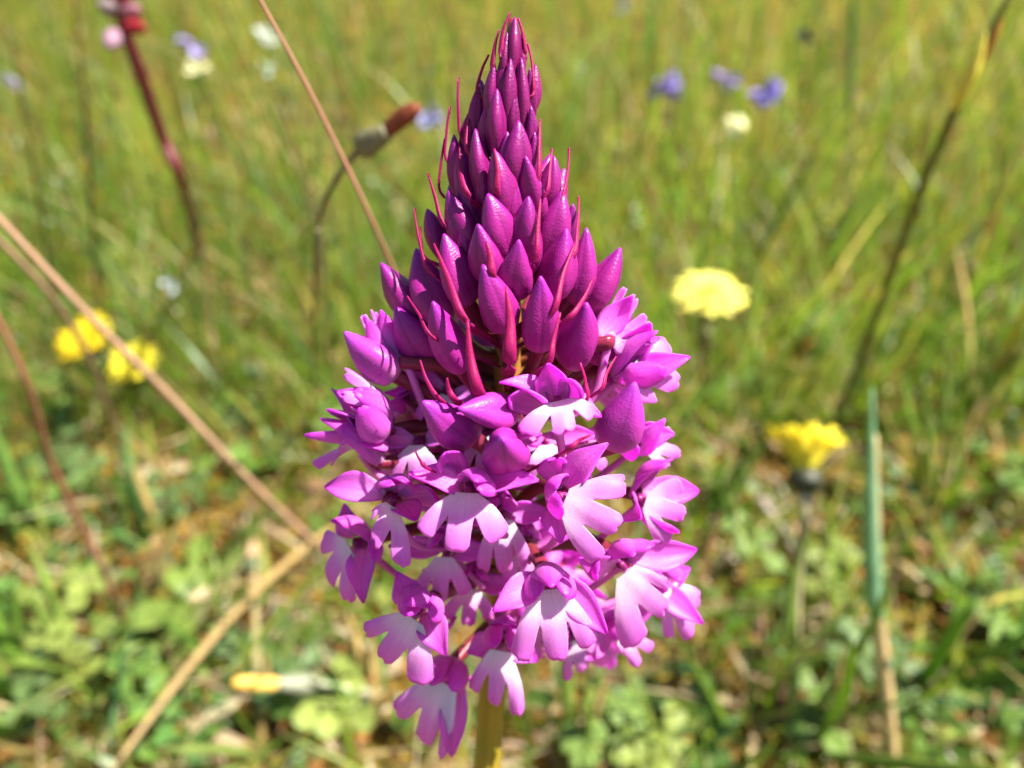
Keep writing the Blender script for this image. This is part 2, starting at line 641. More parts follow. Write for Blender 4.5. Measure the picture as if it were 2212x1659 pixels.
ZC = R3 @ np.array([0, 0, 1.0])      # towards the viewpoint
ZU = R3 @ np.array([0, 1.0, 0])
ZR = np.array([1.0, 0, 0])
stem_pts = [AX(40), AX(200), AX(420), AX(700), AX(1000), AX(1300), AX(1600)]
pbot = AX(1750)
pb2 = pbot + (AX(1750) - AX(1600)) * 1.2 + np.array([0, .003, 0])
pb3 = pb2 + np.array([0.000, -.010, -.035])
root = np.array([pb3[0] + .001, pb3[1] - .008, 0])
root[2] = ground_z(root[0], root[1]) - .004
stem_path = [root, (root + pb3) / 2 + np.array([0, -.002, 0]), pb3, pb2, pbot] + stem_pts[::-1]
orchid = thing('orchid', (root[0], root[1], root[2] + .004), 'tall magenta orchid with a cone of closed buds above open pink flowers', 'orchid')
part('stem', tube(stem_path, [.0024, .0023, .0021, .002, .0018, .0016, .0015, .0014, .0013, .0011, .0008, .0004], n=60, seg=14, ridges=5, ridge=.05, twist=1.2), M_STEM, orchid, root)


def toward_axis_normal(p, v):
    """outward direction from the spike's axis at row v"""
    return nrm(np.asarray(p) - AX(v))


def tint(v):
    """pigment of a bud by its age (row)"""
    t = float(np.interp(v, [40, 300, 600, 780, 960], [0, .2, .5, .75, 1.0]))
    a, b_ = np.array([.64, .5, .46]), np.array([1.5, 3.0, 1.65])
    j = rng.uniform(.92, 1.08)
    return tuple((a * (1 - t) + b_ * t) * j)


bud_n = 0


def bud(tu, tv, bu, bv, width, tw=None, bw=None, bow=.03, att=None, bractless=True, color=None, prof=BUDP, slim=.92):
    global bud_n
    bud_n += 1
    tw = auto_w(tu, tv) if tw is None else tw
    bw = auto_w(bu, bv, .62) if bw is None else bw
    tip, base = P(tu, tv, tw), P(bu, bv, bw)
    zz = np.linalg.norm((base + tip) / 2 - CAMP)
    wd = (1.18 if bv > 350 else 1.04) * width * zz / FPX
    nrml = toward_axis_normal((tip + base) / 2, bv)
    o = part('bud', budmesh(base, tip, wd, bow, seed=bud_n, normal=nrml, prof=prof, slim=slim), M_BUD, orchid, base, color or tint(bv))
    # the twisted ovary that carries it
    av = bv + float(np.interp(bv, [100, 250, 450, 700], [18, 35, 60, 85])) if att is None else att
    at = AX(av)
    out = nrm(base - at)
    d = nrm(base - tip)
    mid = base * .5 + at * .5 + d * .16 * np.linalg.norm(base - at) + nrml * .10 * np.linalg.norm(base - at)
    part('ovary', tube([at, mid, base + d * .0002, base - d * .0009], [wd * .16, wd * .17, wd * .2, wd * .2], n=12, seg=10, ridges=3, ridge=.1, twist=3), M_OVARY, o, at)
    return o


BUDS = [
    # tip u, v, base u, v, width
    (1112, 36, 1107, 130, 34), (1096, 70, 1092, 150, 26), (1128, 70, 1122, 150, 26), (1103, 126, 1098, 236, 34), (1126, 124, 1124, 255, 36),
    (1068, 134, 1062, 238, 34), (1144, 146, 1140, 250, 28), (1036, 182, 1030, 270, 32), (1074, 192, 1073, 304, 46), (1147, 229, 1145, 338, 30),
    (1016, 238, 1014, 330, 32), (1120, 260, 1112, 376, 56), (1155, 285, 1146, 385, 30), (1027, 278, 1046, 404, 44), (981, 290, 996, 404, 36),
    (1068, 324, 1092, 444, 58), (993, 308, 1024, 456, 48), (1135, 337, 1148, 446, 42), (1197, 337, 1174, 446, 50), (1054, 418, 1086, 532, 66),
    (1142, 424, 1128, 536, 58), (968, 412, 1020, 528, 58), (1216, 410, 1182, 540, 60), (1238, 440, 1214, 548, 40), (923, 451, 962, 548, 48),
    (1032, 484, 1062, 590, 70), (1121, 518, 1110, 624, 68), (1224, 494, 1194, 622, 78), (1267, 492, 1246, 640, 60), (959, 505, 1006, 640, 74),
    (899, 537, 958, 684, 82), (1340, 535, 1276, 654, 66), (823, 568, 900, 674, 64), (1043, 572, 1086, 698, 78), (1168, 597, 1164, 740, 74),
    (935, 651, 992, 786, 74), (854, 664, 934, 772, 84), (1267, 654, 1232, 772, 86), (1364, 659, 1277, 770, 78),
]
LONGP = [(0, .30), (.05, .55), (.18, .80), (.36, .98), (.5, 1), (.64, .88), (.78, .64), (.89, .40), (.95, .24), (.985, .15), (1, .06)]
for b_ in BUDS:
    tu, tv, bu, bv, w_ = b_
    e_ = float(np.interp(bv, [130, 450, 700], [.42, .30, .08]))       # bases run down behind the lower buds
    bud(tu, tv, bu + (bu - tu) * e_, bv + (bv - tv) * e_, w_, bw=auto_w(bu, bv, .55), prof=LONGP if bv < 560 else BUDP)
for tu, tv, bu, bv, w_ in [(1086, 112, 1086, 250, 28), (1111, 190, 1106, 320, 30), (1052, 226, 1048, 350, 32), (1096, 284, 1090, 410, 36), (1136, 186, 1132, 310, 26), (1042, 342, 1052, 470, 38), (1110, 386, 1106, 510, 42),
                           (1162, 384, 1156, 510, 42), (1004, 396, 1026, 520, 42), (1085, 462, 1088, 580, 50), (1150, 470, 1142, 590, 50), (1000, 470, 1026, 590, 48), (1190, 450, 1172, 580, 48)]:
    bud(tu, tv, bu, bv, w_, tw=auto_w(tu, tv, .80), bw=auto_w(bu, bv, .40), prof=LONGP)
# pale, nearly open buds lower down
bud(914, 868, 1012, 940, 88, tw=300, bw=190, color=(1.45, 4.6, 1.8), att=990)
bud(990, 883, 1104, 890, 70, tw=330, bw=230, color=(1.5, 5.0, 1.9), att=940)
bud(1084, 946, 1094, 984, 86, tw=390, bw=255, slim=1, color=(1.5, 4.2, 1.75), att=1010)
bud(1372, 826, 1316, 962, 88, tw=200, bw=160, color=(1.5, 5.0, 1.9), att=960)
bud(744, 717, 862, 812, 74, tw=60, bw=60, color=(1.55, 7.0, 2.1), att=900)


def bract(tu, tv, bu, bv, width, tw=None, bw=None, bow=.06, side=0.0, color=(1, 1, 1)):
    tw = auto_w(tu, tv) + 4 if tw is None else tw
    bw = auto_w(bu, bv, .9) + 6 if bw is None else bw
    tip, base = P(tu, tv, tw), P(bu, bv, bw)
    zz = np.linalg.norm(base - CAMP)
    nrml = toward_axis_normal((tip + base) / 2, bv + 40)
    foot = AX(bv + (30 if bv < 300 else 70))
    g = strap([foot, foot * .45 + base * .55 - nrml * .0002, base, base * .5 + tip * .5 + nrml * bow * .004 + np.cross(nrml, nrm(tip - base)) * side * .006, tip], nrml, (.85 * width) * zz / FPX, [(0, .45), (.25, .7), (.42, 1), (.6, .8), (.8, .45), (.94, .2), (1, .05)])
    o = part('bract', g, M_BRACT, orchid, base, color)
    return o


BR = [(990, 168, 997, 300, 13), (972, 230, 966, 350, 9), (961, 300, 953, 420, 9), (925, 374, 960, 490, 15), (895, 450, 930, 590, 11), (908, 490, 922, 560, 7),
      (1102, 28, 1082, 118, 12), (1078, 66, 1064, 150, 15), (1056, 118, 1030, 200, 13), (1166, 258, 1162, 390, 13), (1192, 322, 1180, 420, 11), (1229, 320, 1208, 440, 9),
      (1250, 425, 1236, 560, 14), (1140, 95, 1152, 200, 11), (1119, 40, 1136, 120, 12), (1093, 619, 1099, 778, 38), (1243, 524, 1196, 674, 16), (1281, 600, 1226, 690, 15),
      (1167, 430, 1158, 560, 17), (938, 527, 1000, 690, 24), (1010, 692, 1034, 850, 32), (1210, 676, 1184, 786, 16), (1253, 784, 1262, 872, 11), (966, 816, 986, 868, 18),
      (908, 778, 956, 868, 11), (1280, 938, 1222, 976, 13), (897, 974, 926, 1014, 7), (1068, 322, 1073, 420, 18), (1050, 520, 1062, 600, 26), (993, 305, 1008, 420, 18), (1015, 250, 1010, 330, 10),
      (880, 640, 935, 730, 9), (1330, 770, 1290, 850, 12)]
for k, b_ in enumerate(BR):
    bract(*b_, side=rng.uniform(-.05, .05))

flower_n = 0
MM = 0.0065


def flower(T, lobes, tw=None, lw=None, seps=None, dorsal=None, pets=None, size=1.0, att=None, back=False, bow=.1, col=(1, 1, 1), wd=1.0, hood=True, ovary=True, spur=True, notch=.46, sepw=1.0):
    """T = throat (u,v); lobes = ends of the lip's left, middle, right lobe (u,v[,w])"""
    global flower_n
    flower_n += 1
    r = np.random.default_rng(100 + flower_n)
    wT = auto_w(T[0], T[1], .82) if tw is None else tw
    t = P(T[0], T[1], wT)

    def pt(p, k=1.0, d=0):
        w = p[2] if len(p) > 2 else auto_w(p[0], p[1], k) + d
        return P(p[0], p[1], w)
    tips = [pt(p) if len(p) > 2 or lw is None else P(p[0], p[1], wT + lw) for p in lobes]
    (g, N) = lip(t, tips, bow, seed=flower_n, wd=wd, notch=notch)
    A, B, C = tips
    L = nrm(B - t)
    S = nrm(C - A)
    S = nrm(S - L * (S @ L))
    s = MM * size
    back_p = t - N * .32 * s - L * .06 * s
    # column: a small hollow cup in the throat
    col_path = [back_p, t - N * .16 * s, t - N * .02 * s - L * .10 * s]
    fl = part('flower', tube(col_path, [.07 * s, .075 * s, .05 * s], n=8, seg=10), M_COLUMN, orchid, back_p)
    part('lip', g, M_LIP, fl, t, col)
    # lateral sepals
    if seps is None:
        seps = [None, None]
    for sg, sp in zip((-1, 1), seps):
        if sp is False:
            continue
        b0 = back_p + S * sg * .12 * s + N * .12 * s
        tp = t + S * sg * (.98 + r.uniform(-.1, .1)) * s - L * (.12 + r.uniform(-.15, .2)) * s + N * r.uniform(-.1, .15) * s if sp is None else pt(sp)
        part('sepal', blade(b0, tp, nrm(N - .3 * L), .41 * s * sepw, SEPAL, bow=r.uniform(.04, .12), tipcurl=r.uniform(-.14, .10), cup=r.uniform(.2, .7), wave=.03, twist=r.uniform(-.3, .3), nt=14, ns=9), M_SEPAL, fl, b0, col)
    if hood:
        b0 = back_p - L * .12 * s
        tp = t - L * .62 * s + N * .35 * s if dorsal is None else pt(dorsal)
        part('sepal', blade(b0, tp, nrm(L * .7 + N * .3) if dorsal is None else nrm(L + .5 * N), .44 * s * sepw, SEPAL, bow=-.18, cup=.7, nt=14, ns=9), M_SEPAL, fl, b0, col)
        pp = pets or [None, None]
        for sg, sp in zip((-1, 1), pp):
            if sp is False:
                continue
            b0 = back_p - L * .06 * s + S * sg * .10 * s
            tp = t - L * .32 * s + N * .52 * s + S * sg * .12 * s if sp is None else pt(sp)
            part('petal', blade(b0, tp, nrm(-S * sg * .6 + L * .8), .36 * s, PETAL, bow=-.22, cup=.5, nt=12, ns=7), M_SEPAL, fl, b0, col)
    av = (T[1] + 30) if att is None else att
    at = AX(av)
    if ovary:
        dist = np.linalg.norm(back_p - at)
        mid = at * .45 + back_p * .55 + ZU * .12 * dist * (1 if T[1] < 1300 else -.2) - N * .08 * dist
        part('ovary', tube([at, mid, back_p, back_p + N * .1 * s], [.0006, .0007, .00068, .0005], n=16, seg=10, ridges=3, ridge=.14, twist=4), M_OVARY, fl, at)
        if spur:
            e = at * .35 + back_p * .65 + ZR * r.uniform(-.002, .002) - ZU * .004
            e2 = at * .6 + back_p * .4 - ZU * .004 + ZR * r.uniform(-.002, .002)
            part('spur', tube([t - N * .1 * s + L * .06 * s, back_p * .8 + e * .2 + L * .1 * s, e, e2], [.0005, .0004, .00035, .0002], n=14, seg=7), M_SPUR, fl, t)
    return fl


# --- front flowers, as the photograph shows them
flower((1206, 866), [(1128, 936, 330), (1222, 936, 345), (1284, 886, 290)], tw=275, seps=[(1082, 822, 270), (1296, 905, 250)], dorsal=(1184, 786, 300), pets=[(1100, 858, 300), (1236, 822, 310)], att=930, bow=.08)
flower((1008, 1062), [(912, 1150, 345), (984, 1192, 385), (1086, 1158, 365)], tw=310, seps=[(882, 1024, 310), (1162, 1036, 330)], dorsal=(1028, 1040, 395), pets=[(962, 978, 330), (1036, 1060, 385)], att=1060, size=1.05)
flower((1218, 1078), [(1292, 1212, 345), (1336, 1138, 340), (1352, 1046, 300)], tw=290, seps=[(1208, 1172, 320), (1306, 958, 265)], dorsal=(1204, 1052, 345), pets=[(1214, 1094, 345), (1178, 996, 310)], att=1120, size=1.1, wd=1.03)
flower((1186, 1268), [(1120, 1420, 330), (1204, 1428, 345), (1276, 1388, 320)], tw=300, seps=[(1064, 1322, 340), (1310, 1368, 320)], dorsal=(1192, 1268, 370), pets=[(1160, 1290, 350), (1228, 1292, 350)], att=1180, size=1.1)
flower((1350, 1232), [(1368, 1398, 215), (1440, 1322, 215), (1440, 1262, 200)], tw=190, seps=[(1242, 1194, 250), (1510, 1190, 130)], dorsal=(1370, 1200, 270), pets=[(1290, 1240, 260), (1410, 1180, 180)], att=1180, size=1.15, wd=1.05)
flower((894, 1332), [(788, 1360, 240), (822, 1424, 260), (916, 1474, 280)], tw=250, seps=[(858, 1240, 210), (962, 1416, 290)], dorsal=(872, 1306, 320), pets=[(880, 1330, 310), (930, 1330, 310)], att=1220, size=1.15)
flower((962, 1470), [(858, 1530, 150), (912, 1612, 170), (948, 1642, 180)], tw=160, seps=[(900, 1490, 140), (972, 1648, 200)], dorsal=(930, 1480, 210), att=1330, size=1.1, wd=.95)
flower((1082, 1402), [(1022, 1488, 205), (1066, 1514, 215), (1120, 1546, 215)], tw=190, seps=[(1010, 1410, 180), (1160, 1430, 190)], att=1330, size=1.0, wd=.95)
flower((1392, 1082), [(1440, 1172, 160), (1478, 1112, 150), (1470, 1040, 120)], tw=130, seps=[(1392, 1124, 220), (1516, 1062, 60)], dorsal=(1452, 992, 110), pets=[(1466, 1150, 170), (1440, 1000, 150)], att=1130, size=1.1)
flower((846, 1090), [(806, 1110, 260), (806, 1170, 280), (870, 1224, 300)], tw=240, seps=[(700, 1050, 150), (900, 1130, 280)], dorsal=(870, 1040, 290), pets=[(846, 1048, 280), (950, 1090, 290)], att=1110, size=1.05)
flower((758, 1180), [(700, 1160, 60), (708, 1250, 120), (752, 1302, 150)], tw=110, seps=[(742, 1090, 60), (780, 1300, 190)], dorsal=(716, 1126, 160), pets=[(724, 1124, 130), (800, 1200, 180)], att=1180, size=1.1)
flower((780, 960), [(672, 1002, 70), (722, 1000, 110), (744, 952, 150)], tw=100, seps=[(656, 950, 130), (718, 838, 30)], dorsal=(692, 904, 110), pets=[(708, 884, 120), (740, 920, 140)], att=1020, size=1.15)
flower((1366, 800), [(1392, 872, 90), (1470, 830, 60), (1440, 740, 20)], tw=70, seps=[(1488, 770, 90), (1408, 694, 60)], dorsal=(1420, 716, 90), pets=[(1440, 800, 110), (1424, 730, 60)], att=880, size=1.15)
flower((1312, 730), [(1350, 622, 10), (1374, 640, 20), (1400, 690, 30)], tw=40, seps=[(1366, 640, 50), (1392, 720, 60)], hood=False, att=860, size=1.0, bow=.05)
flower((862, 780), [(782, 682, 20), (806, 674, 10), (840, 690, 0)], tw=30, seps=[(792, 690, 60), (818, 672, 40)], hood=False, att=880, size=1.0, bow=.05)
flower((832, 896), [(744, 800, 90), (740, 852, 120), (770, 890, 150)], tw=110, seps=[(724, 850, 110), (778, 960, 180)], dorsal=(774, 838, 180), pets=[(766, 850, 200), (780, 880, 210)], att=960, size=1.25)
flower((1392, 960), [(1440, 1010, 60), (1470, 980, 40), (1450, 930, 20)], tw=50, seps=[(1434, 908, 60), (1456, 936, 40)], dorsal=(1364, 926, 60), att=1040, size=.95)
flower((1440, 1270), [(1446, 1376, 60), (1496, 1380, 50), (1508, 1290, 20)], tw=40, seps=[(1517, 1348, 80), (1490, 1230, 20)], att=1200, size=1.0)
flower((1240, 1380), [(1226, 1468, 120), (1262, 1452, 120), (1288, 1396, 110)], tw=110, seps=[(1190, 1420, 120), (1290, 1350, 100)], att=1280, size=.95)
flower((1342, 1370), [(1338, 1402, 90), (1376, 1440, 90), (1410, 1400, 70)], tw=80, att=1250, size=.9)
flower((1084, 1120), [(1040, 1230, 170), (1090, 1240, 180), (1140, 1220, 170)], tw=150, att=1110, size=.8)
flower((960, 1200), [(900, 1290, 150), (950, 1300, 160), (1010, 1280, 160)], tw=130, att=1180, size=.85)
flower((1136, 1186), [(1090, 1250, 90), (1140, 1262, 100), (1190, 1240, 90)], tw=60, att=1170, size=.8)
flower((1020, 1270), [(960, 1330, 110), (1010, 1352, 120), (1060, 1330, 110)], tw=80, att=1240, size=.8)
flower((1150, 1340), [(1110, 1420, 70), (1160, 1424, 80), (1200, 1400, 70)], tw=50, att=1270, size=.8)
flower((1050, 940), [(1000, 1010, 120), (1040, 1030, 130), (1090, 1020, 130)], tw=90, att=960, size=.75, hood=False)
flower((1180, 960), [(1140, 1030, 120), (1190, 1040, 130), (1230, 1010, 120)], tw=90, att=980, size=.75, hood=False)
flower((960, 850), [(900, 900, 60), (930, 930, 80), (980, 930, 90)], tw=50, att=880, size=.75, hood=False)
flower((1120, 800), [(1080, 850, -40), (1120, 860, -30), (1160, 850, -40)], tw=-60, att=850, size=.9, hood=False)
flower((1256, 956), [(1216, 1030, 110), (1262, 1040, 120), (1306, 1010, 100)], tw=80, att=990, size=.8, hood=False)
flower((900, 960), [(850, 1030, 120), (900, 1040, 140), (950, 1030, 140)], tw=100, att=990, size=.8, hood=False)
# --- the far side of the spike, closed by more flowers and buds
for k in range(24):
    ang = math.radians(14 + k * 137.5 % 152)
    v = 790 + (k * 61) % 600
    rr_ = np.interp(v, RV, RR)
    u = axis_u(v) + rr_ * .62 * math.cos(ang)
    w = -rr_ * .62 * math.sin(ang)
    ou = np.array([math.cos(ang), -math.sin(ang)])
    tu, tw_ = u + ou[0] * 90, w + ou[1] * 90
    per = np.array([ou[1], -ou[0]])
    lob = [(tu - per[0] * 70, v + 45, tw_ - per[1] * 70), (tu, v + 95, tw_), (tu + per[0] * 70, v + 45, tw_ + per[1] * 70)]
    if ou[1] < 0:
        lob = lob[::-1]
    flower((u, v - 10), lob, tw=w, att=v + 30, size=.95)
for k in range(18):
    v = 200 + k * 32
    ang = math.radians(10 + (k * 137.5) % 160)
    rr_ = np.interp(v, RV, RR)
    du, dw = math.cos(ang), -math.sin(ang)
    bud(axis_u(v) + du * rr_ * .92, v - 60, axis_u(v) + du * rr_ * .55, v + 50, 30 + .065 * v, tw=dw * rr_ * .92, bw=dw * rr_ * .55)


# ------------------------------------------------------------------ meadow plants
def stalk(name, pts, rad, color, label, cat, group=None, seg=8, n=30, mat=None, flat=1.0):
    """one standing stem, last point at its foot"""
    pts = [np.asarray(p) for p in pts]
    foot = pts[-1]
    g = tube(pts[::-1], rad[::-1] if hasattr(rad, '__len__') else rad, n=n, seg=seg, flat=flat)
    o = part(name, g, mat or M_DRY, None, foot, color)
    if label:
        tag(o, label, cat, group)
    return o


PINK = (.42, .20, .13)
BROWN = (.29, .13, .07)
STRAW = (.52, .38, .15)
OLIVE = (.12, .12, .02)
stalk('grass_stalk', [Z(540, -40, .082), Z(690, 240, .092), Z(840, 560, .108), Z(960, 860, .150), G(1010, 1060, -.002)], [.0002, .0003, .0004, .0005], PINK, 'thin pinkish dry grass stem leaning behind the orchid tip', 'grass')
stalk('grass_stalk', [Z(-60, 410, .13), Z(200, 690, .15), Z(370, 860, .17), Z(560, 1060, .20), Z(700, 1190, .235), G(780, 1260, -.002)], [.0006, .0008, .0009, .0009, .0009, .0011], (.45, .27, .17), 'long brownish pink dry stem slanting past the yellow flowers to the orchid', 'grass')
stalk('grass_stalk', [Z(-40, 480, .16), Z(110, 640, .18), Z(200, 790, .21), Z(250, 930, .25), G(290, 1050, -.002)], [.0006, .0008, .0008, .001], (.36, .22, .14), 'faint pinkish dry stem crossing the shaggy yellow flower head', 'grass')
stalk('grass_stalk', [Z(-20, 660, .15), Z(60, 830, .16), Z(115, 1010, .18), Z(195, 1170, .20), Z(250, 1300, .215), G(290, 1390, -.002)], [.0006, .0008, .0009, .0009, .001], BROWN, 'reddish brown stem with joints bending down among broad grass leaves', 'grass')
o = part('dry_leaf', blade(G(790, 1105, .004), Z(215, 1700, .185), ZC, .0023, STRAP, bow=.03, nt=22, ns=5, side=.05, cup=.3), M_LEAF, None, G(790, 1105, 0), (.46, .32, .13))
tag(o, 'long golden dry grass leaf lying slantwise over low green leaves', 'dry leaf')
stalk('rush_plant', [Z(2190, -30, .155), Z(2080, 200, .17), Z(1990, 410, .19), Z(1880, 720, .23), Z(1810, 900, .27), G(1770, 1010, -.002)], [.0006, .001, .0012, .0013, .0014], (.10, .10, .015), 'dark olive rush stem with a yellowish spikelet near its top', 'rush')
o = part('spikelet', budmesh(Z(2060, 235, .168), Z(2130, 70, .160), .0036, .03, seed=3, prof=[(0, .3), (.2, .9), (.5, 1), (.8, .6), (1, .1)]), M_DRY, bpy.data.objects['rush_plant'], Z(2060, 235, .168), (.75, .62, .06))
o = part('spikelet', budmesh(Z(2118, 140, .166), Z(2172, 0, .158), .0022, .03, seed=4, prof=[(0, .3), (.2, .9), (.5, 1), (.8, .6), (1, .1)]), M_DRY, bpy.data.objects['rush_plant'], Z(2118, 140, .166), (.40, .10, .02))
st = stalk('grass_stalk', [Z(1885, 940, .19), Z(1882, 1100, .195), Z(1888, 1270, .2), Z(1912, 1480, .21), Z(1928, 1640, .218), G(1935, 1720, -.002)], [.0012, .0022, .0022, .0021, .0018, .002], (.50, .36, .17), 'upright stem of bleached straw with a blue green upper half', 'grass')
part('leaf_sheath', tube([Z(1884, 840, .186), Z(1881, 1090, .193), Z(1886, 1260, .1985), Z(1894, 1330, .2005)], [.0022, .0024, .0022, .0016, .0003][::-1], n=16, seg=10), M_LEAF, st, Z(1894, 1330, .2005), (.24, .42, .24))
for k, (pts, r_, c_, lb) in enumerate([
    ([Z(160, -30, .24), Z(190, 300, .27), Z(205, 560, .31), G(222, 760, -.002)], [.0005, .0008, .001], (.10, .085, .018), 'thin dark olive stem rising straight above the shaggy yellow flower'),
    ([Z(20, 60, .23), Z(80, 400, .26), Z(125, 700, .30), G(165, 960, -.002)], [.0005, .0008, .001], (.09, .10, .018), 'dark green thin stem standing left of the shaggy yellow flower'),
    ([Z(1845, -30, .45), Z(1835, 220, .48), G(1825, 480, -.002)], [.0012, .0017, .0018], (.035, .10, .03), 'upright dark blue green stem between the violet flowers and the rush'),
    ([Z(1755, 330, .34), Z(1690, 460, .37), Z(1600, 630, .41), G(1560, 720, -.002)], [.0006, .0013, .0014], (.06, .09, .02), 'dark slanting stem rising behind the flat yellow flower head'),
    ([Z(465, -30, .26), Z(560, 190, .3), Z(640, 390, .35), G(720, 560, -.002)], [.0005, .0011, .0013], (.36, .40, .10), 'pale yellow green stem slanting beside the pinkish grass stem'),
    ([Z(600, 230, .22), Z(680, 470, .26), Z(700, 640, .3), G(715, 800, -.002)], [.0004, .0009, .001], (.30, .22, .12), 'thin tan stem under the curved brown flower bud'),
    ([Z(1270, 20, .6), Z(1268, 120, .62), G(1262, 300, -.002)], [.0005, .001, .0011], (.12, .07, .02), 'thin brown stem standing far off beside the orchid tip'),
    ([Z(2000, 230, .36), Z(1990, 420, .4), G(1985, 600, -.002)], [.0005, .0010, .0011], (.17, .13, .03), 'thin tan stem standing in the grass behind the rush'),
    ([Z(420, 400, .32), Z(455, 700, .36), G(490, 940, -.002)], [.0005, .0010, .0011], (.20, .13, .07), 'thin brown stem with a reddish joint standing over bare moss'),
]):
    stalk('grass_stalk', pts, r_, c_, lb, 'grass')


# ---- yellow composite flowers
def floret_mesh(Ln, wd, name):
    v, f, uv = blade((0, 0, 0), (Ln, 0, 0), (0, 0, 1), wd, RAY, bow=.06, tipcurl=-.02, cup=.25, th=.00012, nt=6, ns=4)
    return mesh_from(name, v, f, uv)


def hawkbit(head, axis, radius, foot, label, mids=(), open_=1.0, n=34, stemcol=(.16, .16, .06), ray=(.80, .62, .02), inv=(.035, .04, .015), stem_r=.0011, invr=.2, nk=.75, rings=None):
    head = np.asarray(head, float)
    axis = nrm(axis)
    t = thing('yellow_hawkbit', (foot[0], foot[1], ground_z(foot[0], foot[1])), label, 'flower')
    foot = np.array([foot[0], foot[1], ground_z(foot[0], foot[1]) - .003])
    neck = head - axis * radius * nk
    pts = [foot] + [np.asarray(m) for m in mids] + [neck - axis * radius * .5, neck]
    part('stem', tube(pts, [stem_r * 1.2, stem_r, stem_r, stem_r * 1.1], n=24, seg=8), M_DRY, t, foot, stemcol)
    ri = radius * invr
    part('involucre', tube([neck - axis * ri * .2, neck + axis * radius * nk * .33, head - axis * radius * .2, head - axis * radius * .02], [ri * .5, ri * 1.1, ri * 1.15, ri * 1.0], n=12, seg=14, ridges=7, ridge=.08), M_DRY, t, neck, inv)
    a = nrm(np.cross(axis, [.3, .9, .1]))
    b = np.cross(axis, a)
    rings = rings or [(1.0, 1.0, n), (.82, .88, int(n * .75)), (.55, .72, int(n * .6)), (.3, .4, int(n * .4))]
    for ri_, (fl, tl, cnt) in enumerate(rings):
        me = floret_mesh(radius * fl, radius * .19, 'ray_floret')
        me.materials.append(M_RAY)
        for k in range(cnt):
            ph = 2 * math.pi * (k + .5 * ri_) / cnt + random.uniform(-.08, .08)
            el = math.radians(90 - 90 * open_ * tl + random.uniform(-6, 6))
            rad = a * math.cos(ph) + b * math.sin(ph)
            x = rad * math.cos(el) + axis * math.sin(el)
            y = nrm(np.cross(axis, rad))
            z = np.cross(x, y)
            o = bpy.data.objects.new('ray_floret', me)
            coll.objects.link(o)
            o.parent = t
            sc = random.uniform(.85, 1.08)
            p = head - axis * radius * .06 + rad * radius * .10 - ORIG[t.name]
            o.matrix_local = Matrix(((x[0] * sc, y[0], z[0], p[0]), (x[1] * sc, y[1], z[1], p[1]), (x[2] * sc, y[2], z[2], p[2]), (0, 0, 0, 1)))
            j_ = random.uniform(.9, 1.1)
            o.color = (ray[0] * j_, ray[1] * j_, ray[2], 1)
    return t


up = np.array([0, 0, 1.0])
hawkbit(Z(1526, 630, .255), nrm(.80 * ZU + .6 * ZC - .05 * ZR), .0125, G(1510, 860), 'flat bright yellow flower head with toothed rays behind the orchid', mids=[Z(1530, 720, .268), Z(1520, 780, .29)], ray=(.90, .84, .20))
hawkbit(Z(1740, 1016, .205), nrm(ZU - .22 * ZC + .1 * ZR), .0145, G(1712, 1700), 'yellow flower head cupped upwards on a pale upright stalk', mids=[Z(1712, 1500, .228), Z(1722, 1250, .217)], open_=.42, stemcol=(.42, .37, .2), ray=(.86, .76, .06), rings=[(1, 1, 30), (.95, .72, 24), (.8, .45, 16)], invr=.27, nk=.42, stem_r=.0015, inv=(.05, .055, .03))
hawkbit(Z(188, 735, .30), nrm(.55 * ZU + .8 * ZC - .2 * ZR), .0112, G(215, 1010), 'shaggy yellow flower head crossed by a pinkish dry stem', mids=[Z(205, 860, .32)], open_=.8, ray=(.80, .62, .02), invr=.36)
hawkbit(Z(285, 785, .33), nrm(.65 * ZU + .75 * ZC + .1 * ZR), .0108, G(300, 950), 'lower yellow flower head beside the shaggy yellow one', mids=[Z(290, 860, .345)], open_=.85, ray=(.74, .64, .04))


def closed_head(path, label, name='flower_bud', rad=.0045, ray=(.8, .5, .05), inv=(.05, .055, .03), stemcol=(.3, .28, .15), stem_r=.001, tuft=.4):
    """path: foot ... neck, head end, tuft end"""
    path = [np.asarray(p) for p in path]
    t = thing(name, (path[0][0], path[0][1], ground_z(path[0][0], path[0][1])), label, 'flower bud')
    part('stem', tube(path[:-2], [stem_r * 1.1, stem_r, stem_r * 1.2], n=26, seg=8), M_DRY, t, path[0], stemcol)
    a, b, c = path[-3], path[-2], path[-1]
    part('involucre', budmesh(a, b, rad * 2, 0, seed=5, prof=[(0, .25), (.12, .75), (.35, 1), (.7, .85), (1, .6)], slim=1), M_DRY, t, a, inv)
    part('closed_florets', budmesh(b - (b - a) * .25, c, rad * 1.35, 0, seed=6, prof=[(0, .6), (.3, .85), (.7, 1), (.9, .8), (1, .3)], slim=1), M_RAY, t, b, ray)
    return t


